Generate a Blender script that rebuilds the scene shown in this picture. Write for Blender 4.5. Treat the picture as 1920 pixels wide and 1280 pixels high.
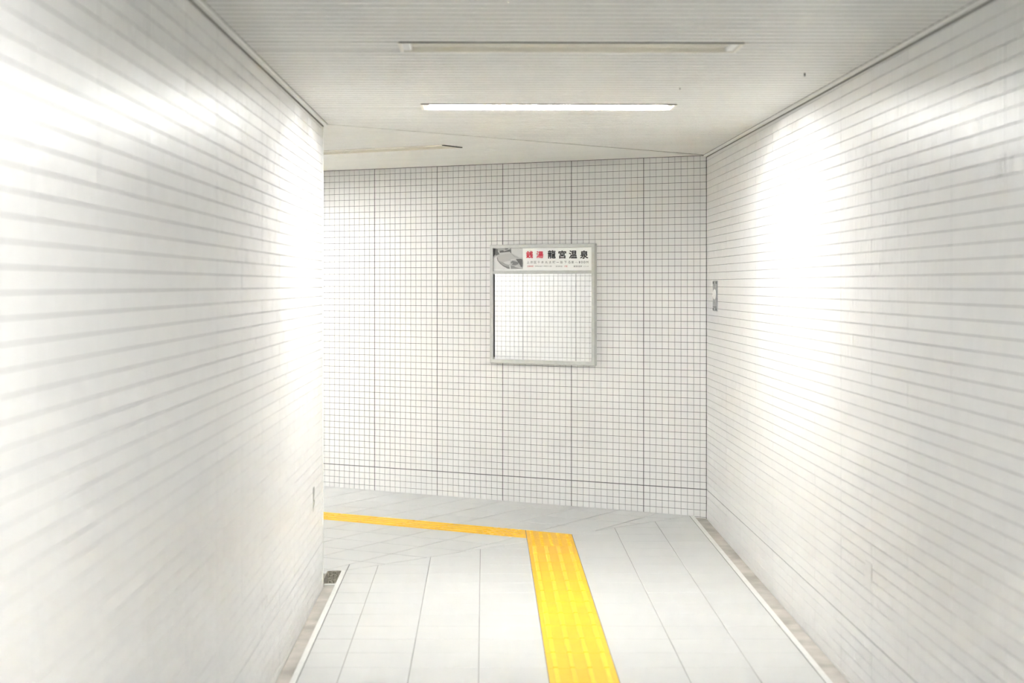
import bpy, math, random
from mathutils import Vector
random.seed(7)
sc = bpy.context.scene
for o in list(bpy.data.objects):
    bpy.data.objects.remove(o)
C = sc.collection

# ---------------------------------------------------------------- camera, world, exposure
CAM_Z = 1.66
cd = bpy.data.cameras.new('camera')
cam = bpy.data.objects.new('camera', cd)
C.objects.link(cam)
cam.location = (0, 0, CAM_Z)
cam.rotation_euler = (math.pi / 2, 0, 0)
cd.sensor_fit = 'HORIZONTAL'
cd.sensor_width = 36.0
cd.lens = 60.0
cd.shift_y = -0.0556
cd.clip_start = 0.05
cd.clip_end = 60
cd.dof.use_dof = True
cd.dof.focus_distance = 12.4
cd.dof.aperture_fstop = 2.8
sc.camera = cam

w = bpy.data.worlds.new('world')
sc.world = w
w.use_nodes = True
w.node_tree.nodes['Background'].inputs[0].default_value = (0.9, 0.95, 1.0, 1)
w.node_tree.nodes['Background'].inputs[1].default_value = 0.02

LAMP_POWER = 27.0
EXPOSURE = 3.82
vs = sc.view_settings
vs.view_transform = 'Standard'
vs.look = 'None'
vs.gamma = 1.0
vs.use_curve_mapping = False
vs.exposure = EXPOSURE
sc.cycles.max_bounces = 12
sc.cycles.diffuse_bounces = 8
sc.cycles.glossy_bounces = 5
sc.cycles.use_adaptive_sampling = True
sc.cycles.adaptive_threshold = 0.035
sc.cycles.time_limit = 1150
sc.cycles.sample_clamp_indirect = 8.0

# ---------------------------------------------------------------- plan of the place (metres)
AX = 0.01625                      # the corridor runs a touch to the left of the lens axis
def cx(c, y):                     # corridor coordinate c (across) -> world x at depth y
    return c - AX * y
NL, NR = -0.922, 1.590            # wall faces, in c
LC = (-1.0803, 9.738)             # free corner of the left wall
RC = (1.3917, 12.208)             # corner where the right wall meets the back wall
T = (-0.8552, 0.5184)             # along the side passage, away to the left
N = (0.5184, 0.8552)              # across it, towards the back wall
def tn(t, n):
    return (T[0] * t + N[0] * n, T[1] * t + N[1] * n)
def to_tn(p):
    return (p[0] * T[0] + p[1] * T[1], p[0] * N[0] + p[1] * N[1])
N_BACK = to_tn(RC)[1]
N_SIDE = to_tn(LC)[1]
T_END = 14.0
Y_REAR = -4.0

def ceil_z(x, y):
    return 2.5475 + 0.003 * y
def floor_z(x, y):
    return -0.012 * (12.27 - y)
def bnd_y(c):                     # joint where corridor paving meets side-passage paving
    return 10.24 + 0.95 * (c + 0.646)
def plane3(a, b, c):
    a, b, c = Vector(a), Vector(b), Vector(c)
    n = (b - a).cross(c - a)
    return lambda x, y: a.z - (n.x * (x - a.x) + n.y * (y - a.y)) / n.z
_p1 = (cx(NL, 9.98), 9.98); _p2 = (cx(1.474, 12.254), 12.254)
side_z = plane3((*_p1, floor_z(*_p1)), (*_p2, floor_z(*_p2)), (-1.535, 13.982, 0.0075))

# ---------------------------------------------------------------- materials
def principled(name, col, rough=0.5, metal=0.0, spec=0.5, emit=None, strength=0.0):
    m = bpy.data.materials.new(name)
    m.use_nodes = True
    b = m.node_tree.nodes['Principled BSDF']
    b.inputs['Base Color'].default_value = (*col, 1)
    b.inputs['Roughness'].default_value = rough
    b.inputs['Metallic'].default_value = metal
    b.inputs['Specular IOR Level'].default_value = spec
    if emit:
        b.inputs['Emission Color'].default_value = (*emit, 1)
        b.inputs['Emission Strength'].default_value = strength
    return m

def mottled(name, c1, c2, scale, rough, spec=0.5, detail=4, bump=0.0, metal=0.0, island=0.0, ramp=(0.35, 0.65)):
    m = principled(name, c1, rough, metal, spec)
    nt = m.node_tree; b = nt.nodes['Principled BSDF']
    tc = nt.nodes.new('ShaderNodeTexCoord')
    no = nt.nodes.new('ShaderNodeTexNoise')
    no.inputs['Scale'].default_value = scale
    no.inputs['Detail'].default_value = detail
    nt.links.new(tc.outputs['Object'], no.inputs['Vector'])
    cr = nt.nodes.new('ShaderNodeValToRGB')
    cr.color_ramp.elements[0].position = ramp[0]; cr.color_ramp.elements[0].color = (*c1, 1)
    cr.color_ramp.elements[1].position = ramp[1]; cr.color_ramp.elements[1].color = (*c2, 1)
    nt.links.new(no.outputs['Fac'], cr.inputs['Fac'])
    out = cr.outputs['Color']
    if island:
        ge = nt.nodes.new('ShaderNodeNewGeometry')
        mr = nt.nodes.new('ShaderNodeMapRange')
        mr.inputs['To Min'].default_value = 1.0 - island
        mr.inputs['To Max'].default_value = 1.0
        nt.links.new(ge.outputs['Random Per Island'], mr.inputs['Value'])
        vm = nt.nodes.new('ShaderNodeVectorMath'); vm.operation = 'SCALE'
        nt.links.new(out, vm.inputs[0]); nt.links.new(mr.outputs['Result'], vm.inputs['Scale'])
        out = vm.outputs['Vector']
    nt.links.new(out, b.inputs['Base Color'])
    if bump:
        bp = nt.nodes.new('ShaderNodeBump')
        bp.inputs['Strength'].default_value = bump
        bp.inputs['Distance'].default_value = 0.002
        nt.links.new(no.outputs['Fac'], bp.inputs['Height'])
        nt.links.new(bp.outputs['Normal'], b.inputs['Normal'])
    return m

M = {}
M['tile'] = mottled('glazed_tile', (0.735, 0.731, 0.719), (0.75, 0.746, 0.734), 3.0, 0.34, spec=0.2, island=0.02)
M['grout'] = principled('grey_grout', (0.11, 0.11, 0.108), 0.9)
M['floor'] = mottled('pale_floor_tile', (0.53, 0.537, 0.528), (0.55, 0.557, 0.548), 2.2, 0.42, spec=0.4, island=0.035)
M['floor_joint'] = principled('floor_joint', (0.17, 0.17, 0.165), 0.9)
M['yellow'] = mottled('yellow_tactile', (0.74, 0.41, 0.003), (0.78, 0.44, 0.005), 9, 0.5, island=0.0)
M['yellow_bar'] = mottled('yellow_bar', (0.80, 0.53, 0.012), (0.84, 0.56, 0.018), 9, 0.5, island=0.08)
M['slat'] = mottled('painted_slat', (0.74, 0.735, 0.705), (0.77, 0.765, 0.735), 1.2, 0.45, spec=0.35, island=0.03)
M['slat_gap'] = principled('slat_groove', (0.14, 0.135, 0.12), 0.8)
M['trim'] = principled('white_trim', (0.80, 0.80, 0.77), 0.4)
M['trim_shadow'] = principled('trim_shadow_line', (0.20, 0.19, 0.17), 0.9)
M['shadow_gap'] = principled('dark_gap_line', (0.06, 0.055, 0.05), 0.9)
M['enamel'] = principled('cream_enamel', (0.80, 0.77, 0.69), 0.4)
M['socket'] = principled('white_socket', (0.86, 0.86, 0.84), 0.4)
M['tube_on'] = principled('lit_tube', (0.9, 0.9, 0.9), 0.3, emit=(0.955, 0.975, 1.0), strength=LAMP_POWER)
M['tube_dim'] = principled('dimmed_lit_tube', (0.9, 0.9, 0.9), 0.3, emit=(0.955, 0.975, 1.0), strength=LAMP_POWER * 0.75)  # weaker emission, set to balance the brightness of the walls
M['tube_off'] = principled('unlit_tube', (0.80, 0.77, 0.68), 0.25)
M['pin'] = principled('metal_pin', (0.6, 0.6, 0.6), 0.3, 1.0)
M['curb'] = mottled('painted_curb', (0.68, 0.685, 0.66), (0.63, 0.635, 0.61), 14, 0.5)
M['stone'] = mottled('stained_stone', (0.32, 0.30, 0.27), (0.50, 0.47, 0.43), 5.5, 0.75, detail=7, bump=0.2)
M['mortar'] = mottled('speckled_mortar', (0.12, 0.115, 0.09), (0.55, 0.51, 0.43), 130, 0.95, detail=6, bump=0.8)
M['concrete'] = principled('hidden_concrete', (0.45, 0.45, 0.43), 0.9)
M['alu'] = mottled('anodised_aluminium', (0.56, 0.57, 0.545), (0.60, 0.61, 0.585), 30, 0.42, metal=0.25)
M['mirror'] = principled('mirror_glass', (0.80, 0.81, 0.81), 0.015, 1.0)
M['paper'] = principled('printed_white', (0.86, 0.87, 0.85), 0.35)
M['red'] = principled('red_print', (0.62, 0.02, 0.05), 0.5)
M['black'] = principled('black_print', (0.012, 0.012, 0.012), 0.5)
M['greyprint'] = principled('grey_print', (0.07, 0.07, 0.07), 0.5)
M['edge_shadow'] = principled('black_edge_shadow', (0.02, 0.02, 0.02), 0.6)
M['steel'] = mottled('brushed_steel', (0.22, 0.225, 0.23), (0.40, 0.405, 0.41), 25, 0.38, metal=0.3)
M['dark_screw'] = principled('dark_screw', (0.08, 0.08, 0.07), 0.5, 0.6)
M['scuff'] = mottled('grey_sealant', (0.26, 0.265, 0.24), (0.40, 0.405, 0.38), 60, 0.8)
def tone(v):
    k = 'print_grey_%02d' % int(v * 100)
    if k not in M:
        M[k] = principled(k, (v, v, v * 0.98), 0.45)
    return M[k]

# ---------------------------------------------------------------- mesh helpers
class MB:
    def __init__(s):
        s.v = []; s.f = []; s.m = []
    def face(s, pts, mi=0):
        i = len(s.v); s.v += [tuple(p) for p in pts]
        s.f.append(tuple(range(i, i + len(pts)))); s.m.append(mi)
    def prism(s, lo, hi, mi=0, cap=(True, True)):
        """lo / hi: matching rings of points"""
        n = len(lo); i = len(s.v)
        s.v += [tuple(p) for p in lo] + [tuple(p) for p in hi]
        for k in range(n):
            j = (k + 1) % n
            s.f.append((i + k, i + j, i + n + j, i + n + k)); s.m.append(mi)
        if cap[0]:
            s.f.append(tuple(i + k for k in reversed(range(n)))); s.m.append(mi)
        if cap[1]:
            s.f.append(tuple(i + n + k for k in range(n))); s.m.append(mi)
    def box(s, x0, x1, y0, y1, z0, z1, mi=0, ch=0.0):
        r = lambda a, z: [(x0 + a, y0 + a, z), (x1 - a, y0 + a, z), (x1 - a, y1 - a, z), (x0 + a, y1 - a, z)]
        if ch:
            i = len(s.v)
            rings = [r(ch, z0), r(0, z0 + ch), r(0, z1 - ch), r(ch, z1)]
            for q in rings: s.v += q
            for a in range(3):
                for k in range(4):
                    j = (k + 1) % 4
                    s.f.append((i + a*4 + k, i + a*4 + j, i + a*4 + 4 + j, i + a*4 + 4 + k)); s.m.append(mi)
            s.f.append((i + 3, i + 2, i + 1, i)); s.m.append(mi)
            s.f.append((i + 12, i + 13, i + 14, i + 15)); s.m.append(mi)
        else:
            s.prism(r(0, z0), r(0, z1), mi)
    def build(s, name, mats, parent=None, smooth=False):
        me = bpy.data.meshes.new(name)
        me.from_pydata(s.v, [], s.f)
        if not isinstance(mats, (list, tuple)): mats = [mats]
        for m in mats: me.materials.append(m)
        me.polygons.foreach_set('material_index', s.m)
        if smooth:
            me.polygons.foreach_set('use_smooth', [True] * len(s.f))
        me.update()
        o = bpy.data.objects.new(name, me); C.objects.link(o)
        if parent: o.parent = parent
        return o

def tag(o, label=None, cat=None, group=None, kind=None):
    if label: o['label'] = label
    if cat: o['category'] = cat
    if group: o['group'] = group
    if kind: o['kind'] = kind
    return o
def struct(o, label, cat):
    return tag(o, label, cat, kind='structure')
def empty(name, loc, rz, label, cat, group=None):
    o = bpy.data.objects.new(name, None); C.objects.link(o)
    o.location = loc; o.rotation_euler = (0, 0, rz)
    o.empty_display_size = 0.1
    return tag(o, label, cat, group)

# convex polygon tools (2-D)
def area(p):
    return 0.5 * sum(p[i][0] * p[(i+1) % len(p)][1] - p[(i+1) % len(p)][0] * p[i][1] for i in range(len(p)))
def ccw(p):
    return p if area(p) > 0 else p[::-1]
def clip(p, a, b):                # keep the part left of a->b
    def sd(q): return (b[0]-a[0]) * (q[1]-a[1]) - (b[1]-a[1]) * (q[0]-a[0])
    out = []
    for i in range(len(p)):
        q, r = p[i], p[(i+1) % len(p)]
        dq, dr = sd(q), sd(r)
        if dq >= 0: out.append(q)
        if (dq > 0 > dr) or (dq < 0 < dr):
            k = dq / (dq - dr)
            out.append((q[0] + k * (r[0]-q[0]), q[1] + k * (r[1]-q[1])))
    return out
def clean(p):
    o = []
    for q in p:
        if not o or (abs(q[0]-o[-1][0]) + abs(q[1]-o[-1][1])) > 1e-5: o.append(q)
    if len(o) > 1 and (abs(o[0][0]-o[-1][0]) + abs(o[0][1]-o[-1][1])) < 1e-5: o.pop()
    return o
def inside(p, q):
    q = ccw(q)
    for i in range(len(q)):
        if len(p) < 3: return []
        p = clip(p, q[i], q[(i+1) % len(q)])
    return clean(p)
def minus(polys, q):
    q = ccw(q); out = []
    for p in polys:
        rest = p
        hit = inside(ccw(p), q)
        if len(hit) < 3 or area(hit) < 1e-6:
            out.append(p); continue
        for i in range(len(q)):
            a, b = q[i], q[(i+1) % len(q)]
            if len(rest) < 3: break
            o = clean(clip(rest, b, a))
            if len(o) > 2 and area(o) > 1e-5: out.append(o)
            rest = clean(clip(rest, a, b))
    return out
def inset(p, d):
    p = ccw(clean(p)); n = len(p); L = []
    for i in range(n):
        a, b = p[i], p[(i+1) % n]
        l = math.hypot(b[0]-a[0], b[1]-a[1])
        nx, ny = -(b[1]-a[1]) / l, (b[0]-a[0]) / l
        L.append(((a[0]+nx*d, a[1]+ny*d), (b[0]+nx*d, b[1]+ny*d)))
    big = p
    for a, b in L:
        if len(big) < 3: return []
        big = clip(big, a, b)
    return clean(big)
def slabs(mb, polys, zf, gap, ch, h, down=False, mi=0, tilt=0.0, side_mi=None):
    s = -1 if down else 1
    for p in polys:
        a = inset(p, gap)
        if len(a) < 3 or area(a) < 2e-4: continue
        b = inset(a, ch)
        if len(b) != len(a):
            b = a
        dz = random.uniform(-tilt, tilt); ex, ey = random.uniform(-tilt, tilt), random.uniform(-tilt, tilt)
        mx = sum(q[0] for q in a) / len(a); my = sum(q[1] for q in a) / len(a)
        zz = lambda x, y: zf(x, y) + ex * (x - mx) + ey * (y - my)
        lo = [(x, y, zf(x, y) - s * h) for x, y in a]
        mid = [(x, y, zz(x, y) - s * ch * 0.6) for x, y in a]
        hi = [(x, y, zz(x, y)) for x, y in b]
        if down:
            lo, mid, hi = lo[::-1], mid[::-1], hi[::-1]
        i = len(mb.v); n = len(a)
        mb.v += lo + mid + hi
        for r in range(2):
            for k in range(n):
                j = (k + 1) % n
                mb.f.append((i + r*n + k, i + r*n + j, i + (r+1)*n + j, i + (r+1)*n + k)); mb.m.append(side_mi if (side_mi is not None and r == 0) else mi)
        mb.f.append(tuple(i + 2*n + k for k in range(n))); mb.m.append(mi)
def sheet(mb, polys, zf, off, mi=0, down=False):
    for p in polys:
        p = ccw(p)
        if down: p = p[::-1]
        mb.face([(x, y, zf(x, y) + off) for x, y in p], mi)

# ---------------------------------------------------------------- ceiling lamps: where they are
LW, LL = 0.24, 1.295              # opening width and length
LAMPS = []                        # (centre x, y, angle, lit, label)
rz0 = math.atan2(0.01625, 1.0)
def corridor_lamp(y): return (0.2215 + AX * 6.52 - AX * y, y, rz0)
LAMPS.append((*corridor_lamp(6.515), False, 'unlit recessed strip light across the corridor ceiling, nearest the viewer'))
LAMPS.append((*corridor_lamp(8.76), True, 'glowing white strip light across the corridor ceiling'))
LAMPS.append((*corridor_lamp(4.27), False, 'unlit recessed strip light in the corridor ceiling beside the camera'))
LAMPS.append((*corridor_lamp(2.02), 'dim', 'lit recessed strip light in the corridor ceiling over the camera'))
LAMPS.append((*corridor_lamp(-0.3), True, 'lit recessed strip light in the corridor ceiling behind the camera'))
rzs = math.atan2(T[1], T[0]) + math.pi
for tc_, on_, lb_ in ((6.89, False, 'unlit cream strip light in the side passage ceiling before the back wall'),
                      (9.15, 'dim', 'lit strip light in the side passage, hidden by the left wall'),
                      (11.4, True, 'lit strip light furthest along the side passage')):
    p = tn(tc_, 9.51)
    LAMPS.append((p[0], p[1], rzs, on_, lb_))
def lamp_rect(l, g=0.0):
    x, y, a = l[:3]; ca, sa = math.cos(a), math.sin(a)
    hx, hy = LL / 2 + g, LW / 2 + g
    return [(x + ca*u - sa*v, y + sa*u + ca*v) for u, v in ((-hx, -hy), (hx, -hy), (hx, hy), (-hx, hy))]

# ---------------------------------------------------------------- walls of small square tiles
P = 0.05
Z0 = CAM_Z + 17.68 * P            # a horizontal joint near the ceiling
def tile_wall(name, label, O, d, nrm, s_end, first_seam, z_bot, z_top, seam_row=True, pitch=P, phase=0.0):
    """O + s*d along the wall (s >= 0 from the corner), nrm faces the room"""
    mb = MB()
    def pt(s, z, h): return (O[0] + d[0]*s + nrm[0]*h, O[1] + d[1]*s + nrm[1]*h, z)
    flip = (d[0]*nrm[1] - d[1]*nrm[0]) > 0   # winding
    def add(q, mi):
        mb.face(q if not flip else q[::-1], mi)
    H = 0.0030
    add([pt(-0.0, z_bot, -H), pt(s_end, z_bot, -H), pt(s_end, z_top, -H), pt(0, z_top, -H)], 1)
    add([pt(0, z_bot, -0.12), pt(0, z_top, -0.12), pt(s_end, z_top, -0.12), pt(s_end, z_bot, -0.12)], 1)
    ncol = int(s_end / pitch) + 1
    j0 = int(math.floor((Z0 - z_top) / P)) ; j1 = int(math.ceil((Z0 - z_bot) / P))
    G, CH = (0.0015 if name in ('wall_back', 'wall_side') else 0.0011), 0.0006
    for i in range(-1, ncol + 1):
        a = phase + i * pitch; b = a + pitch
        ga = 0.0018 if (i - first_seam) % 12 == 0 else 0.0
        gb = 0.0018 if (i + 1 - first_seam) % 12 == 0 else 0.0
        a = max(a, 0.0); b = min(b, s_end)
        if b - a < 0.008: continue
        for j in range(j0, j1):
            zt = min(Z0 - j * P, z_top); zb = max(Z0 - (j + 1) * P, z_bot)
            if zt - zb < 0.006: continue
            gt = 0.0014 if (seam_row and j == 47) else 0.0
            gbm = 0.0014 if (seam_row and j + 1 == 47) else 0.0
            A, B, ZT, ZB = a + G + ga, b - G - gb, zt - G - gt, zb + G + gbm
            ex, ey = random.gauss(0, 0.00022), random.gauss(0, 0.00022)
            k = len(mb.v)
            mb.v += [pt(A, ZB, -H), pt(B, ZB, -H), pt(B, ZT, -H), pt(A, ZT, -H),
                     pt(A, ZB, -CH*.6), pt(B, ZB, -CH*.6), pt(B, ZT, -CH*.6), pt(A, ZT, -CH*.6),
                     pt(A+CH, ZB+CH, -ex-ey), pt(B-CH, ZB+CH, ex-ey), pt(B-CH, ZT-CH, ex+ey), pt(A+CH, ZT-CH, -ex+ey)]
            for r in (0, 4):
                for q in range(4):
                    w_ = (q + 1) % 4
                    f = (k + r + q, k + r + w_, k + r + 4 + w_, k + r + 4 + q)
                    mb.f.append(f[::-1] if flip else f); mb.m.append(0)
            f = (k + 8, k + 9, k + 10, k + 11)
            mb.f.append(f[::-1] if flip else f); mb.m.append(0)
    return struct(mb.build(name, [M['tile'], M['grout']]), label, 'wall')

dl = Vector((AX, -1)).normalized()         # towards the camera
LEN_L = (LC[1] - Y_REAR) * math.sqrt(1 + AX*AX)
LEN_R = (RC[1] - Y_REAR) * math.sqrt(1 + AX*AX)
tile_wall('wall_left', 'white square-tiled left wall of the corridor', LC, (dl.x, dl.y), (-dl.y, dl.x), LEN_L, 5, -0.30, 2.60)
tile_wall('wall_right', 'white square-tiled right wall of the corridor', RC, (dl.x, dl.y), (dl.y, -dl.x), LEN_R, 8, -0.30, 2.60)
tile_wall('wall_back', 'white square-tiled back wall behind the notice board', RC, T, (-N[0], -N[1]), T_END - to_tn(RC)[0], 10, -0.10, 2.64, pitch=0.05033)
tile_wall('wall_side', 'white tiled side passage wall seen only in the mirror', LC, T, N, T_END - to_tn(LC)[0], 6, -0.10, 2.64)
mb = MB()
for (a, b) in (((cx(NL - .1, Y_REAR), Y_REAR), (cx(NR + .1, Y_REAR), Y_REAR)),):
    mb.prism([(*a, -.35), (*b, -.35), (b[0], b[1]-.1, -.35), (a[0], a[1]-.1, -.35)], [(*a, 2.7), (*b, 2.7), (b[0], b[1]-.1, 2.7), (a[0], a[1]-.1, 2.7)])
struct(mb.build('wall_rear', M['trim']), 'plain white wall closing the corridor behind the camera', 'wall')
mb = MB()
a, b = tn(T_END, N_SIDE - .1), tn(T_END, N_BACK + .1)
mb.prism([(*a, -.35), (*b, -.35), (b[0]+T[0]*.1, b[1]+T[1]*.1, -.35), (a[0]+T[0]*.1, a[1]+T[1]*.1, -.35)],
         [(*a, 2.7), (*b, 2.7), (b[0]+T[0]*.1, b[1]+T[1]*.1, 2.7), (a[0]+T[0]*.1, a[1]+T[1]*.1, 2.7)])
struct(mb.build('wall_end', M['trim']), 'plain white wall closing the side passage', 'wall')

# ---------------------------------------------------------------- ceiling of narrow slats
def corr_pt(c, y): return (cx(c, y), y + AX * c)
CE, SE = [], []
ctop = [corr_pt(NL - .02, Y_REAR), corr_pt(NR + .02, Y_REAR), (RC[0] + .02, RC[1]), (LC[0] - .02, LC[1])]
region_c = ccw(ctop)
SP = 0.0937
y = Y_REAR - .2
while y < 12.4:
    q = inside(ccw([corr_pt(-1.1, y), corr_pt(1.8, y), corr_pt(1.8, y + SP), corr_pt(-1.1, y + SP)]), region_c)
    if len(q) > 2 and area(q) > 1e-4: CE.append(q)
    y += SP
region_s = ccw([(LC[0], LC[1]), (RC[0], RC[1]), tn(T_END, N_BACK), tn(T_END, N_SIDE)])
n = N_SIDE
while n < N_BACK:
    q = inside(ccw([tn(2, n), tn(T_END + 1, n), tn(T_END + 1, n + SP), tn(2, n + SP)]), region_s)
    if len(q) > 2 and area(q) > 1e-4: SE.append(q)
    n += SP
for l in LAMPS:
    CE = minus(CE, lamp_rect(l, -0.004)); SE = minus(SE, lamp_rect(l, -0.004))
mb = MB()
slabs(mb, CE, ceil_z, 0.0080, 0.0016, 0.016, down=True, side_mi=2)  # slat sides coloured darker than the faces, groove shade put into the colour
slabs(mb, SE, ceil_z, 0.0045, 0.0020, 0.014, down=True)
bk = [region_c, region_s]
for l in LAMPS: bk = minus(bk, lamp_rect(l, -0.004))
sheet(mb, bk, ceil_z, 0.0115, 1, down=True)
struct(mb.build('ceiling', [M['slat'], M['slat_gap'], principled('slat_edge_shade', (0.40, 0.39, 0.355), 0.8)]), 'cream ceiling of narrow painted slats with recessed strip lights', 'ceiling')
# thin joint strip between the two ceilings
mb = MB()
e = Vector((RC[0]-LC[0], RC[1]-LC[1])).normalized(); en = Vector((-e.y, e.x)) * 0.003
q = [(LC[0]+.02+en.x, LC[1]+.02+en.y), (LC[0]+.02-en.x, LC[1]+.02-en.y), (RC[0]-en.x, RC[1]-en.y), (RC[0]+en.x, RC[1]+en.y)]
q = ccw(q)
mb.prism([(x, y, ceil_z(x, y) - .0012) for x, y in q], [(x, y, ceil_z(x, y) + .004) for x, y in q])
struct(mb.build('trim_1', principled('joint_grey', (0.42, 0.41, 0.37), 0.7)), 'thin grey joint line crossing the ceiling above the bend', 'ceiling trim')

# ---------------------------------------------------------------- ceiling edge trims and corner bead
def edge_trim(name, label, c_in, c_wall, y1):
    mb = MB(); s = 1 if c_in > c_wall else -1
    def ring(y, x0, x1, z0, z1):
        a = []
        for c, z in ((x0, z0), (x1, z0), (x1, z1), (x0, z1)):
            x = cx(c, y); a.append((x, y, ceil_z(x, y) + z))
        return a
    for (x0, x1, z0, z1, mi) in ((c_wall, c_in, -0.012, 0.002, 0), (c_wall, c_wall + s*0.006, -0.0165, -0.0125, 1), (c_in, c_in + s*0.0025, -0.0012, 0.002, 1)):  # thin grey strips put the trim's shadow lines into colour
        mb.prism(ring(Y_REAR + .02, min(x0, x1), max(x0, x1), z0, z1), ring(y1, min(x0, x1), max(x0, x1), z0, z1), mi)
    return struct(mb.build(name, [M['trim'], M['trim_shadow']]), label, 'ceiling trim')
edge_trim('trim_2', 'white angle trim along the top of the left wall', NL + 0.026, NL, 9.745)
edge_trim('trim_3', 'white angle trim along the top of the right wall', NR - 0.024, NR, 12.19)
mb = MB()
a = (LC[0] - 0.006, LC[1] - 0.004)
q = [(LC[0] - .004, LC[1] - .006), (LC[0] + .0035, LC[1] - .006), (LC[0] + .0045, LC[1] + .004), (LC[0] + .001, LC[1] + .0085), (LC[0] - .006, LC[1] + .0085)]
mb.prism([(*p, -.09) for p in q], [(*p, 2.572) for p in q])
struct(mb.build('trim_4', M['trim']), 'narrow white edge bead on the free corner of the left wall', 'corner bead')
mb = MB()  # near-black line down the inside corner
q = [(RC[0] - .004, RC[1] - .001), (RC[0] + .001, RC[1] - .006), (RC[0] + .001, RC[1] + .001)]
mb.prism([(*p, -.05) for p in q], [(*p, 2.575) for p in q])
struct(mb.build('trim_5', M['shadow_gap']), 'dark line in the corner of right wall and back wall', 'sealant joint')
mb = MB()  # dark strip painting in the shadow gap under the ceiling
for t0, t1 in ((to_tn(RC)[0], T_END),):
    q = [tn(t0, N_BACK - .001), tn(t1, N_BACK - .001), tn(t1, N_BACK - .004), tn(t0, N_BACK - .004)]
    q = ccw(q)
    mb.prism([(x, y, ceil_z(x, y) - .003) for x, y in q], [(x, y, ceil_z(x, y) + .004) for x, y in q])
struct(mb.build('trim_6', M['shadow_gap']), 'thin dark strip for the shadow gap where the back wall meets the ceiling', 'ceiling trim')

# ---------------------------------------------------------------- floor
D_, E_ = 0.281, 0.587             # edges of the yellow strip, in c
NS0, NS1 = 9.68, 9.98             # edges of the yellow strip in the side passage, in n
CF0, CF1 = -0.812, 1.474          # paving edges at the gutters
def yb(c): return bnd_y(c)
region_cor = ccw([(cx(CF0, Y_REAR), Y_REAR), (cx(CF1, Y_REAR), Y_REAR), (cx(CF1, yb(CF1)), yb(CF1)), (cx(CF0, yb(CF0)), yb(CF0))])
edges = sorted([D_ + 0.306 * m for m in range(-4, 5)])
edges = [CF0] + [e_ for e_ in edges if CF0 + .02 < e_ < CF1 - .02] + [CF1]
polys = []
for a, b in zip(edges, edges[1:]):
    if abs(a - D_) < 1e-6: continue
    y = 9.68 - 0.29 * 48
    while y < 12.6:
        q = inside(ccw([(cx(a, y), y), (cx(b, y), y), (cx(b, y + .29), y + .29), (cx(a, y + .29), y + .29)]), region_cor)
        if len(q) > 2 and area(q) > 2e-4: polys.append(q)
        y += 0.29
mb = MB()
slabs(mb, polys, floor_z, 0.0016, 0.0012, 0.006, mi=0, tilt=0.0006)
sheet(mb, [region_cor], floor_z, -0.0022, 1)
# side passage paving
def line_pts(fn): return fn
far = 20.0
_bl = (cx(-6, bnd_y(-6)), bnd_y(-6)); _br = (cx(CF1, yb(CF1)), yb(CF1))
region_side = ccw([tn(T_END, N_SIDE), tn(T_END, N_BACK), tn(to_tn((cx(CF1, 12.27), 12.27))[0], N_BACK), (cx(CF1, yb(CF1)), yb(CF1)), (cx(NL, yb(NL)), yb(NL)), LC])
def conv(p):                       # split region_side into convex bits with the extended joint line
    a = (cx(NL, yb(NL)), yb(NL)); b = (cx(CF1, yb(CF1)), yb(CF1))
    return clean(clip(p, a, b)) if ((b[0]-a[0])*(tn(T_END, N_BACK)[1]-a[1]) - (b[1]-a[1])*(tn(T_END, N_BACK)[0]-a[0])) > 0 else clean(clip(p, b, a))
big = ccw([tn(3.0, N_SIDE), tn(3.0, N_BACK), tn(T_END, N_BACK), tn(T_END, N_SIDE)])
main = conv(big)
main = inside(main, ccw([(cx(CF1, -5), -5), (cx(CF1, 20), 20), (-30, 20), (-30, -5)]))
bend_col = [(cx(D_, 9), 9), (cx(E_, 9), 9), (cx(E_, 14), 14), (cx(D_, 14), 14)]
bend_all = inside(ccw(bend_col), ccw([tn(0, 5), tn(12, 5), tn(12, NS1), tn(0, NS1)]))
strip_side = inside(ccw([tn(4, NS0), tn(T_END, NS0), tn(T_END, NS1), tn(4, NS1)]), ccw([(cx(D_, -5), -5), (cx(D_, 20), 20), (-30, 20), (-30, -5)]))
pit = [(cx(NL, 9.0), 9.0), (cx(CF0, 9.0), 9.0), (cx(CF0, 10.06), 10.06), (cx(NL, 10.06), 10.06)]
TS = 0.3265
polys = []
ns = [NS0 - 0.32 * k for k in range(7)][::-1] + [NS1 + 0.32 * k for k in range(5)]
for a, b in zip(ns, ns[1:]):
    if abs(a - NS0) < 1e-6: continue
    sh = 0.0
    t = 6.495 - TS * 12
    while t < T_END:
        q = inside(ccw([tn(t, a), tn(t + TS, a), tn(t + TS, b), tn(t, b)]), main)
        if len(q) > 2 and area(q) > 2e-4: polys.append(q)
        t += TS
polys = minus(polys, bend_all)
pit_side = inside(ccw(pit), ccw([tn(5, N_SIDE - 3), tn(14, N_SIDE - 3), tn(14, 12), tn(5, 12)]))
polys = minus(polys, pit)
slabs(mb, polys, side_z, 0.0030, 0.0008, 0.006, mi=0, tilt=0.0005)
sheet(mb, minus([main], pit), side_z, -0.0022, 1)
struct(mb.build('floor', [M['floor'], M['floor_joint']]), 'pale grey tiled floor with thin grey joints', 'floor')
# ground slab below the gutters
mb = MB()
mb.box(-15, 3.0, Y_REAR - .3, 22, -0.5, -0.34)
struct(mb.build('trim_7', M['concrete']), 'concrete slab below the paving', 'foundation slab')

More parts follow.
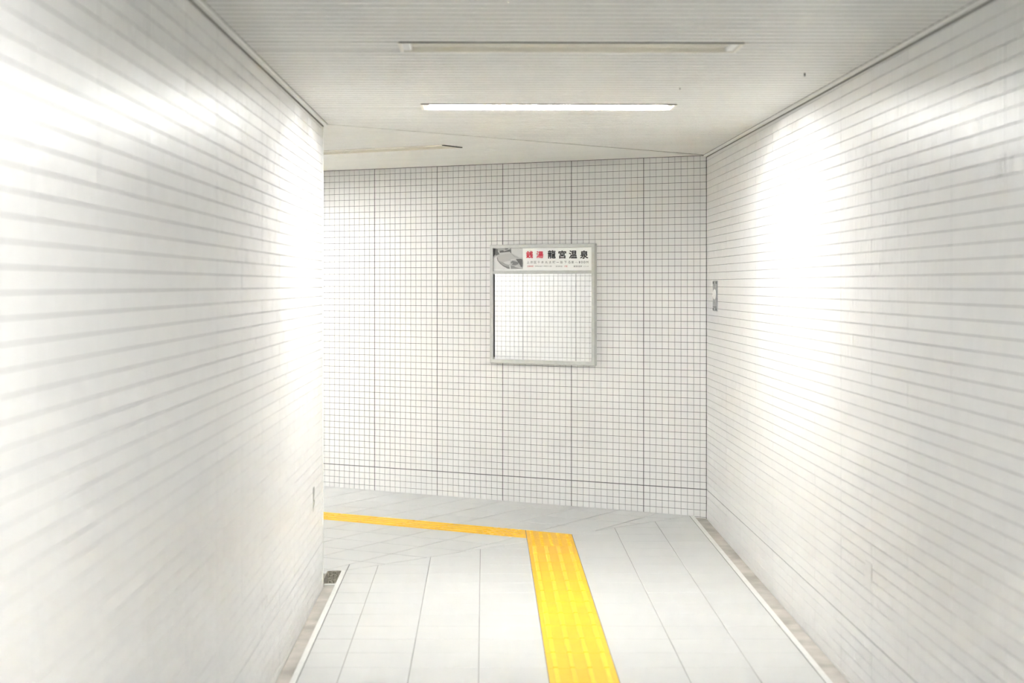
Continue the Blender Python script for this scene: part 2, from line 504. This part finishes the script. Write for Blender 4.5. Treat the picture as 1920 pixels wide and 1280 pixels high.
# ---------------------------------------------------------------- curbs and gutters
def rail(mb, c0, c1, z0, z1, y0, y1, mi=0, ch=0.002):
    def ring(y):
        x0, x1 = cx(c0, y), cx(c1, y); f = floor_z(0, y)
        return [(x0, y, f + z0), (x1, y, f + z0), (x1, y, f + z1 - ch), (x1 - ch, y, f + z1), (x0 + ch, y, f + z1), (x0, y, f + z1 - ch)]
    mb.prism(ring(y0)[::-1], ring(y1)[::-1], mi)
mb = MB(); rail(mb, CF0 - 0.030, CF0 - 0.0035, -0.07, 0.002, Y_REAR + .02, 10.062)
rail(mb, CF0 - 0.0035, CF0 + 0.001, -0.07, -0.002, Y_REAR + .02, 10.062, 1, 0.0004)
tag(mb.build('gutter_curb', [M['curb'], M['floor_joint']]), 'white curb strip edging the gutter along the left wall', 'curb')
mb = MB(); rail(mb, CF1 + 0.0035, CF1 + 0.032, -0.05, 0.002, Y_REAR + .02, 12.262)
rail(mb, CF1 - 0.001, CF1 + 0.0035, -0.05, -0.002, Y_REAR + .02, 12.262, 1, 0.0004)
tag(mb.build('gutter_curb', [M['curb'], M['floor_joint']]), 'white curb strip edging the gutter along the right wall', 'curb')
g = empty('drain_gutter', (cx(-.87, 10.0), 10.0, -0.09), 0, 'shallow stained stone gutter at the foot of the left wall', 'gutter')
def local(mb, e):
    mb.v = [(x - e.location.x, y - e.location.y, z - e.location.z) for x, y, z in mb.v]; return mb
mb = MB(); rail(mb, NL + .001, CF0 - 0.031, -0.10, -0.038, Y_REAR + .02, 9.80)
local(mb, g).build('channel', M['stone'], g)
mb = MB(); rail(mb, NL + .001, CF0 - 0.031, -0.11, -0.033, 9.80, 9.83)
mb.v = [v for v in mb.v]
local(mb, g).build('ledge', M['curb'], g)
mb = MB(); rail(mb, NL + .001, CF0 - 0.031, -0.14, -0.072, 9.83, 10.062)
rail(mb, NL - .010, NL + .001, -0.14, -0.001, 9.752, 10.062, 0, 0.0005)
rail(mb, NL - .010, CF0 - 0.004, -0.14, -0.001, 10.062, 10.075, 0, 0.0005)
eo = local(mb, g).build('rough_end', M['mortar'], g); eo['label'] = 'speckled rough mortar end'
mb = MB(); rail(mb, CF1 + 0.033, NR - .001, -0.08, -0.012, Y_REAR + .02, 12.28)
tag(mb.build('drain_gutter', M['stone']), 'shallow stained stone gutter at the foot of the right wall', 'gutter')

# ---------------------------------------------------------------- yellow tactile paving
def bar(mb, p0, p1, zf, r=0.0135, h=0.0052):
    d = Vector((p1[0]-p0[0], p1[1]-p0[1])); L = d.length; d /= L; nn = Vector((-d.y, d.x))
    def ring(rad, z, cut=0.0):
        pts = []
        for k in range(7):
            a = -math.pi/2 + math.pi * k / 6
            pts.append(Vector(p1) - d*rad + (d*math.cos(a) + nn*math.sin(a)) * (rad - cut))
        for k in range(7):
            a = math.pi/2 + math.pi * k / 6
            pts.append(Vector(p0) + d*rad + (d*math.cos(a) + nn*math.sin(a)) * (rad - cut))
        return [(q.x, q.y, zf(q.x, q.y) + z) for q in pts]
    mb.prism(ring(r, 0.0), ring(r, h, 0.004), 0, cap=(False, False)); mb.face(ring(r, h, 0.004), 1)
def dot(mb, x, y, zf, r=0.0135, h=0.0052):
    def ring(rad, z):
        return [(x + rad*math.cos(a), y + rad*math.sin(a), zf(x, y) + z) for a in [2*math.pi*k/12 for k in range(12)]]
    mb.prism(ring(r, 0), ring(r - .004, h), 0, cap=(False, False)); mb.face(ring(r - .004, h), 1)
def inside_pt(p, q):
    q = ccw(q)
    return all((q[(i+1) % len(q)][0]-q[i][0])*(p[1]-q[i][1]) - (q[(i+1) % len(q)][1]-q[i][1])*(p[0]-q[i][0]) > 0 for i in range(len(q)))
ORD = ['first', 'second', 'third', 'fourth', 'fifth', 'sixth', 'seventh', 'eighth', 'ninth', 'tenth', 'eleventh', 'twelfth',
       'thirteenth', 'fourteenth', 'fifteenth', 'sixteenth', 'seventeenth', 'eighteenth']
def block(poly, zf, label, bars=(), dots=(), group='yellow tactile blocks guiding the way'):
    mb = MB()
    slabs(mb, [poly], zf, 0.0026, 0.0012, 0.012)
    for a, b in bars: bar(mb, a, b, zf)
    for d in dots: dot(mb, d[0], d[1], zf)
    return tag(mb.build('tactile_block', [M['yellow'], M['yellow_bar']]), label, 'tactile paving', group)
# corridor strip, bars running along the corridor
y1 = 10.93; i = 0
while y1 > 6.8:
    y0 = y1 - 0.30
    poly = ccw([(cx(D_, y0), y0), (cx(E_, y0), y0), (cx(E_, y1), y1), (cx(D_, y1), y1)])
    bars = []
    for k in range(4):
        c = D_ + 0.306 / 8 + 0.306 / 4 * k
        bars.append(((cx(c, y0 + .004), y0 + .004), (cx(c, y1 - .004), y1 - .004)))
    block(poly, floor_z, 'yellow bar tactile block in the corridor, %s before the dotted blocks' % ORD[i], bars)
    y1 = y0; i += 1
def dots_in(poly, org, u, v, pit_, m=0.026):
    inn = inset(ccw(poly), m); out = []
    for a in range(-12, 13):
        for b in range(-12, 13):
            p = (org[0] + u[0]*pit_*a + v[0]*pit_*b, org[1] + u[1]*pit_*a + v[1]*pit_*b)
            if len(inn) > 2 and inside_pt(p, inn): out.append(p)
    return out
p1 = ccw([(cx(D_, 10.93), 10.93), (cx(E_, 10.93), 10.93), (cx(E_, 11.23), 11.23), (cx(D_, 11.23), 11.23)])
zmix = lambda x, y: max(floor_z(x, y), side_z(x, y)) if False else floor_z(x, y)
cdir = (-AX, 1.0); xdir = (1.0, AX)
org1 = (cx(D_ + .153, 11.08), 11.08)
block(p1, floor_z, 'yellow dotted tactile block in the corridor just before the bend', dots=dots_in(p1, org1, xdir, cdir, 0.058))
p2 = inside(bend_all, ccw([(-5, 11.23), (5, 11.23), (5, 13), (-5, 13)]))
block(p2, side_z, 'yellow dotted tactile block at the outer corner of the bend', dots=dots_in(p2, (cx(D_ + .153, 11.38), 11.38), xdir, cdir, 0.058))
p3 = inside(strip_side, ccw([tn(4, 9), tn(6.168, 9), tn(6.168, 10.5), tn(4, 10.5)]))
block(p3, side_z, 'yellow dotted tactile block starting the side passage strip', dots=dots_in(p3, tn(6.02, 9.83), T, N, 0.058))
t0 = 6.168; i = 0
while t0 < 11.5:
    t1 = t0 + TS
    poly = ccw([tn(t0, NS0), tn(t1, NS0), tn(t1, NS1), tn(t0, NS1)])
    bars = [(tn(t0 + .009, NS0 + 0.0375 + 0.075*k), tn(t1 - .009, NS0 + 0.0375 + 0.075*k)) for k in range(4)]
    block(poly, side_z, 'yellow bar tactile block in the side passage, %s after the bend' % ORD[i], bars)
    t0 = t1; i += 1

# ---------------------------------------------------------------- strip lights
def strip_light(l):
    x, y, a, on, lab = l
    z = ceil_z(x, y)
    e = empty('strip_light', (x, y, z), a, lab, 'ceiling light', 'recessed strip lights')
    hx, hy, dp = LL/2, LW/2, 0.075
    mb = MB()                                     # trough, open below, walls have thickness
    t = 0.0025
    def ring(ix, iy, zz): return [(-hx+ix, -hy+iy, zz), (hx-ix, -hy+iy, zz), (hx-ix, hy-iy, zz), (-hx+ix, hy-iy, zz)]
    rings = [ring(0.006, 0.006, -0.002), ring(0.006, 0.006, 0.001), ring(0.008, 0.016, 0.05), ring(0.008, 0.05, dp)]
    outer = [ring(0.004, 0.004, dp + t), ring(0.004, 0.004, -0.002)]
    k0 = len(mb.v)
    for r in rings: mb.v += r
    for r in range(len(rings) - 1):
        for k in range(4):
            j = (k + 1) % 4
            mb.f.append((k0 + r*4 + j, k0 + r*4 + k, k0 + r*4 + 4 + k, k0 + r*4 + 4 + j)); mb.m.append(0)
    q = k0 + (len(rings)-1)*4
    mb.f.append((q+3, q+2, q+1, q)); mb.m.append(0)
    mb.prism(ring(0.002, 0.002, 0.001), ring(0.002, 0.002, dp + t), cap=(False, True))
    mb.build('housing', M['enamel'], e)
    mb = MB()                                     # rim lip round the opening
    w_, d_ = 0.010, 0.006
    for (x0, x1, y0, y1) in ((-hx-.004, hx+.004, -hy-.004, -hy+w_), (-hx-.004, hx+.004, hy-w_, hy+.004), (-hx-.004, -hx+w_, -hy+w_, hy-w_), (hx-w_, hx+.004, -hy+w_, hy-w_)):
        mb.box(x0, x1, y0, y1, -d_, 0.004, 0)
    mb.build('rim', M['enamel'], e)
    mb = MB()  # dark strip standing in for the gap shadow beside the rim
    side = abs(a - rzs) < 1e-6
    if side: mb.box(hx + 0.004, hx + 0.022, -hy + .01, hy - .01, -0.0065, 0.004)
    else: mb.box(-hx, hx, -hy - 0.012, -hy - 0.004, -0.0045, 0.004)
    so = mb.build('shadow_strip', principled('rim_shadow', (0.10, 0.095, 0.08), 0.9) if 'jd' not in M else M['jd'], e)
    M['jd'] = so.data.materials[0]
    for s in (-1, 1):                             # end plates carrying the sockets
        mb = MB()
        xa, xb = (-hx + .008, -hx + .040) if s < 0 else (hx - .040, hx - .008)
        mb.box(xa, xb, -hy + .012, hy - .012, -0.001, 0.062, 0, 0.003)
        so = mb.build('socket', M['socket'], e); so['label'] = 'white end socket plate'
    mb = MB(); r = 0.0163; zt = 0.017; L0 = hx - 0.043
    prof = [(-L0 - .002, 0.006), (-L0, 0.0128), (-L0 + .012, r), (L0 - .012, r), (L0, 0.0128), (L0 + .002, 0.006)]
    NS_ = 20
    for (xx, rr) in prof:
        for k in range(NS_):
            an = 2*math.pi*k/NS_
            mb.v.append((xx, rr*math.cos(an), zt + rr*math.sin(an)))
    for a_ in range(len(prof) - 1):
        for k in range(NS_):
            j = (k+1) % NS_
            mb.f.append((a_*NS_ + k, (a_+1)*NS_ + k, (a_+1)*NS_ + j, a_*NS_ + j)); mb.m.append(0)
    mb.f.append(tuple(range(NS_))); mb.m.append(0)
    mb.f.append(tuple(reversed(range((len(prof)-1)*NS_, len(prof)*NS_)))); mb.m.append(0)
    to = mb.build('tube', (M['tube_dim'] if on == 'dim' else M['tube_on']) if on else M['tube_off'], e, smooth=True)
    to['label'] = 'glowing white tube' if on else 'dull unlit tube'
for l in LAMPS: strip_light(l)

# ---------------------------------------------------------------- notice board on the back wall
S0, SW = 1.805, 0.914              # its left edge measured from the corner, its width
BZ0, BZ1 = 1.058, 1.964
bo = (RC[0] + T[0]*S0, RC[1] + T[1]*S0)
board = empty('notice_board', (bo[0], bo[1], BZ0), math.atan2(-T[1], -T[0]), 'aluminium framed board with a bathhouse advert above a mirror on the back wall', 'notice board')
# local: +x right along the wall, -y out of the wall, z up
BH = BZ1 - BZ0
def bx(x0, x1, y0, y1, z0, z1, ch=0.0):
    mb = MB(); mb.box(x0, x1, y0, y1, z0, z1, 0, ch); return mb
fw = 0.026
mb = MB()
mb.box(0, fw, -0.036, 0, 0, BH, 0, 0.003)
mb.box(SW - fw, SW, -0.036, 0, 0, BH, 0, 0.003)
mb.box(fw, SW - fw, -0.036, 0, BH - 0.027, BH, 0, 0.003)
mb.box(fw, SW - fw, -0.036, 0, 0, 0.030, 0, 0.003)
mb.box(0.006, SW - 0.006, -0.005, 0, 0.004, BH - 0.004)
for xx in (0.009, SW - 0.012):
    mb.box(xx, xx + .003, -0.0375, -0.036, 0.01, BH - 0.01)
mb.build('frame', M['alu'], board)
ZD = 0.695                          # divider height
mb = MB()
mb.box(fw, SW - fw, -0.034, -0.005, ZD - 0.012, ZD + 0.012, 0, 0.003)
mb.box(fw, SW - fw, -0.036, -0.034, ZD - 0.002, ZD + 0.001)
mb.build('divider', M['alu'], board)
mb = bx(fw - .004, SW - fw + .004, -0.020, -0.006, 0.028, ZD - 0.010)
mo = mb.build('mirror', M['mirror'], board); mo['label'] = 'mirror reflecting a tiled wall'
mb = bx(fw, fw + 0.009, -0.0215, -0.0195, 0.045, ZD - 0.014)  # black strip painting the gap shadow along the mirror's left edge
mb.build('edge_shadow', M['edge_shadow'], board)
mb = bx(fw - .004, SW - fw + .004, -0.024, -0.006, ZD + 0.010, BH - 0.025)
header = mb.build('header_panel', M['paper'], board); header['label'] = 'white printed bathhouse advert'
# pixel measures of the print -> board coordinates
def U(px):
    u = (px - 960) / 3200.0
    return S0 - (1.3917 - 12.208*u) / (0.8552 + 0.5184*u)
def V(px, py):
    u = (px - 960) / 3200.0
    s = (1.3917 - 12.208*u) / (0.8552 + 0.5184*u)
    d = 12.208 + 0.5184*s
    return CAM_Z - (py - 533.2) * d / 3200.0 - BZ0
YP = -0.0242
# printed photograph: a black-and-white bath, flat shapes of tone
def ph(pts, layer):
    out = []
    for a, b in pts:                # a, b in the 1575x1280 enlargement of (920,450)-(1000,515)
        px, py = 920 + a * 80 / 1575, 450 + b * 65 / 1280
        out.append((U(px), YP - 0.00015 * layer, V(px, py)))
    return out
shapes = [
 (0.52, [(140,300),(1245,300),(1240,1060),(140,1075)]),
 (0.62, [(800,300),(1245,300),(1240,640),(1100,620),(820,470)]),
 (0.50, [(320,560),(790,480),(1100,650),(1200,690),(1220,760),(560,800),(380,800)]),
 (0.56, [(400,480),(780,430),(820,480),(560,520),(420,550)]),
 (0.05, [(145,305),(250,320),(260,400),(230,520),(180,610),(148,610)]),
 (0.14, [(250,320),(330,330),(330,420),(390,520),(300,560),(230,570),(225,430)]),
 (0.12, [(390,400),(520,375),(560,410),(770,340),(800,430),(560,450),(400,470)]),
 (0.40, [(330,320),(590,310),(590,370),(440,390),(330,400)]),
 (0.18, [(590,305),(710,305),(705,345),(600,365)]),
 (0.10, [(785,305),(812,305),(825,480),(790,470)]),
 (0.55, [(400,480),(480,460),(480,540),(410,540)]),
 (0.74, [(175,660),(290,600),(320,760),(430,890),(560,980),(700,1060),(170,1075)]),
 (0.22, [(290,640),(320,640),(350,760),(470,880),(560,930),(760,1000),(770,1055),(690,1050),(540,975),(420,880),(320,760)]),
 (0.36, [(350,760),(520,820),(640,900),(760,940),(760,1000),(600,930),(450,860)]),
 (0.66, [(520,810),(790,760),(790,870),(740,900),(600,870)]),
 (0.20, [(800,820),(870,760),(1000,790),(1100,830),(1060,900),(960,930),(850,910)]),
 (0.13, [(1000,700),(1190,690),(1235,730),(1235,1000),(1180,980),(1120,860),(1050,780)]),
 (0.28, [(800,930),(960,960),(1200,1000),(1230,1055),(800,1055)]),
 (0.70, [(930,960),(1100,990),(1230,1020),(1230,1040),(1000,1000)]),
 (0.76, [(765,930),(800,930),(810,1060),(770,1060)]),
 (0.70, [(800,720),(1000,690),(990,710),(830,750)]),
 (0.55, [(840,850),(870,840),(880,880),(850,890)]),
 (0.28, [(810,480),(830,490),(960,600),(1110,645),(1090,655),(940,610)]),
 (0.20, [(1225,700),(1243,690),(1240,1060),(1225,1060)]),
]
mbp = MB(); mats = []
for li, (g_, pts) in enumerate(shapes):
    m_ = tone(g_)
    if m_ not in mats: mats.append(m_)
    q = ph(pts, li + 1)
    mbp.face(q[::-1] if True else q, mats.index(m_))
po = mbp.build('printed_photo', mats, header); po['label'] = 'black and white photo of a bath'

# lettering
def glyphs(items, name, mat, bold, label=None):
    """items: (text, px centre x, px centre y, px width, px height); bold in metres"""
    for txt, px, py, pw, phh in items:
        mb = MB()
        cu = bpy.data.curves.new('glyph', 'FONT')
        cu.body = txt; cu.size = 1.0; cu.resolution_u = 3
        ob = bpy.data.objects.new('glyph', cu); C.objects.link(ob)
        dg = bpy.context.evaluated_depsgraph_get()
        me = bpy.data.meshes.new_from_object(ob.evaluated_get(dg))
        bpy.data.objects.remove(ob)
        if not len(me.vertices): continue
        xs = [v.co.x for v in me.vertices]; ys = [v.co.y for v in me.vertices]
        x0, x1, y0, y1 = min(xs), max(xs), min(ys), max(ys)
        uc, vc = U(px), V(px, py)
        wm = U(px + pw/2) - U(px - pw/2) - 2*bold; hm = V(px, py - phh/2) - V(px, py + phh/2) - 2*bold
        offs = [(0, 0)]
        if bold: offs += [(bold*math.cos(2*math.pi*k/8), bold*math.sin(2*math.pi*k/8)) for k in range(8)]
        for li, (du, dv) in enumerate(offs):
            k = len(mb.v)
            for v in me.vertices:
                fx = (v.co.x - (x0+x1)/2) / max(1e-6, x1-x0); fy = (v.co.y - (y0+y1)/2) / max(1e-6, y1-y0)
                mb.v.append((uc + fx*wm + du, YP - 0.0004 - li*0.00001, vc + fy*hm + dv))
            for p_ in me.polygons:
                mb.f.append(tuple(k + i_ for i_ in p_.vertices)); mb.m.append(0)
        bpy.data.meshes.remove(me)
        o = mb.build(name, mat, header)
        if label: o['label'] = label
glyphs([('銭', 996, 477.3, 13, 13.2), ('湯', 1015.3, 477.3, 13, 13.2)], 'character', M['red'], 0.0017, 'red character')
glyphs([('龍', 1037.5, 476.8, 15, 15.8), ('宮', 1057.3, 477, 14.6, 15.2), ('温', 1077.4, 476.8, 15.2, 15.4), ('泉', 1098.2, 477.2, 15.2, 15.6)], 'character', M['black'], 0.0020, 'bold black character')
row = '上京区千本丸太町一筋下る東へ100M'
xsr = [993.2, 999.9, 1006.6, 1013.3, 1020.2, 1027.6, 1034.6, 1041.8, 1048.6, 1055.8, 1063.2, 1070.4, 1076.6, 1083.8, 1089.4, 1093.8, 1098.8, 1104.2]
items = []
for ch_, xp in zip(row, xsr):
    if ch_ == '一': items.append((ch_, xp, 491.6, 4.6, 0.7))
    elif ch_ in '1': items.append((ch_, xp, 491.4, 1.4, 4.2))
    elif ch_ in '0M': items.append((ch_, xp, 491.4, 3.4, 4.2))
    elif ch_ == 'へ': items.append((ch_, xp, 491.8, 4.6, 2.2))
    else: items.append((ch_, xp, 491.5, 4.8, 4.7))
glyphs(items, 'character', M['greyprint'], 0.0)
glyphs([('営業時間', 997.5, 499, 11, 2.9), ('月曜', 1064, 499, 5.5, 2.9)], 'character', M['red'], 0.0, 'small red characters')
glyphs([('PM3:00～PM11:30', 1022, 499, 31, 2.1), ('定休日', 1051, 499, 12, 2.4), ('龍宮温泉', 1086.5, 499, 16, 3.0), ('ビル1F', 1102, 499, 9, 2.4)], 'character', M['greyprint'], 0.0)

# ---------------------------------------------------------------- small fittings on the walls
def wall_frame(O, y, side, z, name, label, cat):
    x = cx(NL if side < 0 else NR, y)
    return empty(name, (x, y, z), math.atan2(-1, AX) if side < 0 else math.atan2(1, -AX), label, cat)
# local +x along the wall, +y into ... right wall: rotated so that local +y points into the room
def disc(mb, x, z, rx, rz, y0, y1, n=24, mi=0):
    a = [(x + rx*math.cos(2*math.pi*k/n), y0, z + rz*math.sin(2*math.pi*k/n)) for k in range(n)]
    b = [(x + rx*.92*math.cos(2*math.pi*k/n), y1, z + rz*.92*math.sin(2*math.pi*k/n)) for k in range(n)]
    mb.prism(a, b, mi)
pl = wall_frame(None, 11.73, 1, CAM_Z - (583 - 533.2) * 11.73 / 3200, 'steel_plate', 'small grey steel cover plate on the right wall near the corner', 'cover plate')
mb = MB(); mb.box(-0.10, 0.10, 0.0, 0.006, 0, 0.208, 0, 0.0015)
mb.build('plate', M['steel'], pl)
mb = MB(); disc(mb, 0.0, 0.115, 0.062, 0.036, 0.006, 0.012)
so = mb.build('keyhole_cover', M['socket'], pl); so['label'] = 'pale oval cover'
for sx, sz in ((-0.075, 0.195), (0.075, 0.195), (-0.075, 0.013), (0.075, 0.013)):
    mb = MB(); disc(mb, sx, sz, 0.009, 0.009, 0.006, 0.009, 12)
    mb.build('screw', M['dark_screw'], pl)
mb = MB(); mb.box(-0.09, 0.09, 0.006, 0.0085, 0.026, 0.030)
mb.build('slot', M['dark_screw'], pl)
bp = wall_frame(None, 7.05, 1, CAM_Z - (1086 - 533.2) * 7.05 / 3200, 'blank_plate', 'small white blank cover plate low on the right wall', 'cover plate')
mb = MB(); mb.box(-0.058, 0.058, 0.0, 0.004, 0, 0.072, 0, 0.0015)
mb.build('plate', M['tile'], bp)
for sx in (-0.042, 0.042):
    mb = MB(); disc(mb, sx, 0.036, 0.003, 0.003, 0.005, 0.0062, 10)
    mb.build('screw', M['pin'], bp)
# grey crack on the left wall, near its free corner
xw = lambda y: cx(NL, y)
mb = MB()
zt_, zb_ = CAM_Z - (913 - 533.2) * 9.22 / 3200, CAM_Z - (957 - 533.2) * 9.22 / 3200
prof = [(0, 0.0, 0.05), (0.12, 0.0, 0.075), (0.3, 0.0, 0.055), (0.5, -0.01, 0.035), (0.62, 0.02, 0.05), (0.8, -0.01, 0.06), (0.93, -0.03, 0.035), (1.0, -0.05, 0.01)]
fr, bk_ = [], []
for k, (f, dy, wd) in enumerate(prof):
    z = zt_ + (zb_ - zt_) * f
    for s in (-1, 1):
        yy = 9.22 + dy + s * wd / 2
        fr.append((xw(yy) + 0.0022, yy, z)); bk_.append((xw(yy) - 0.001, yy, z))
for k in range(len(prof) - 1):
    a, b, c, d = 2*k, 2*k+1, 2*k+3, 2*k+2
    mb.prism([bk_[a], bk_[b], bk_[c], bk_[d]], [fr[a], fr[b], fr[c], fr[d]])
tag(mb.build('sealant_patch', M['scuff']), 'thin ragged grey sealant patch on the left wall by its corner', 'sealant patch')
# little dark screws left in the ceiling
for (x, y, lb) in ((1.261, 7.35, 'tiny dark screw in the ceiling right of the lit strip light'), (0.780, 7.92, 'tiny dark screw in the ceiling between the two strip lights')):
    mb = MB(); z = ceil_z(x, y); r = 0.0042 if x > 1 else 0.003; h_ = 0.014 if x > 1 else 0.006
    ring = lambda rr, zz: [(x + rr*math.cos(2*math.pi*k/10), y + rr*math.sin(2*math.pi*k/10), zz) for k in range(10)]
    mb.prism(ring(r*.8, z - h_), ring(r, z + 0.002))
    tag(mb.build('ceiling_screw', M['dark_screw']), lb, 'screw')
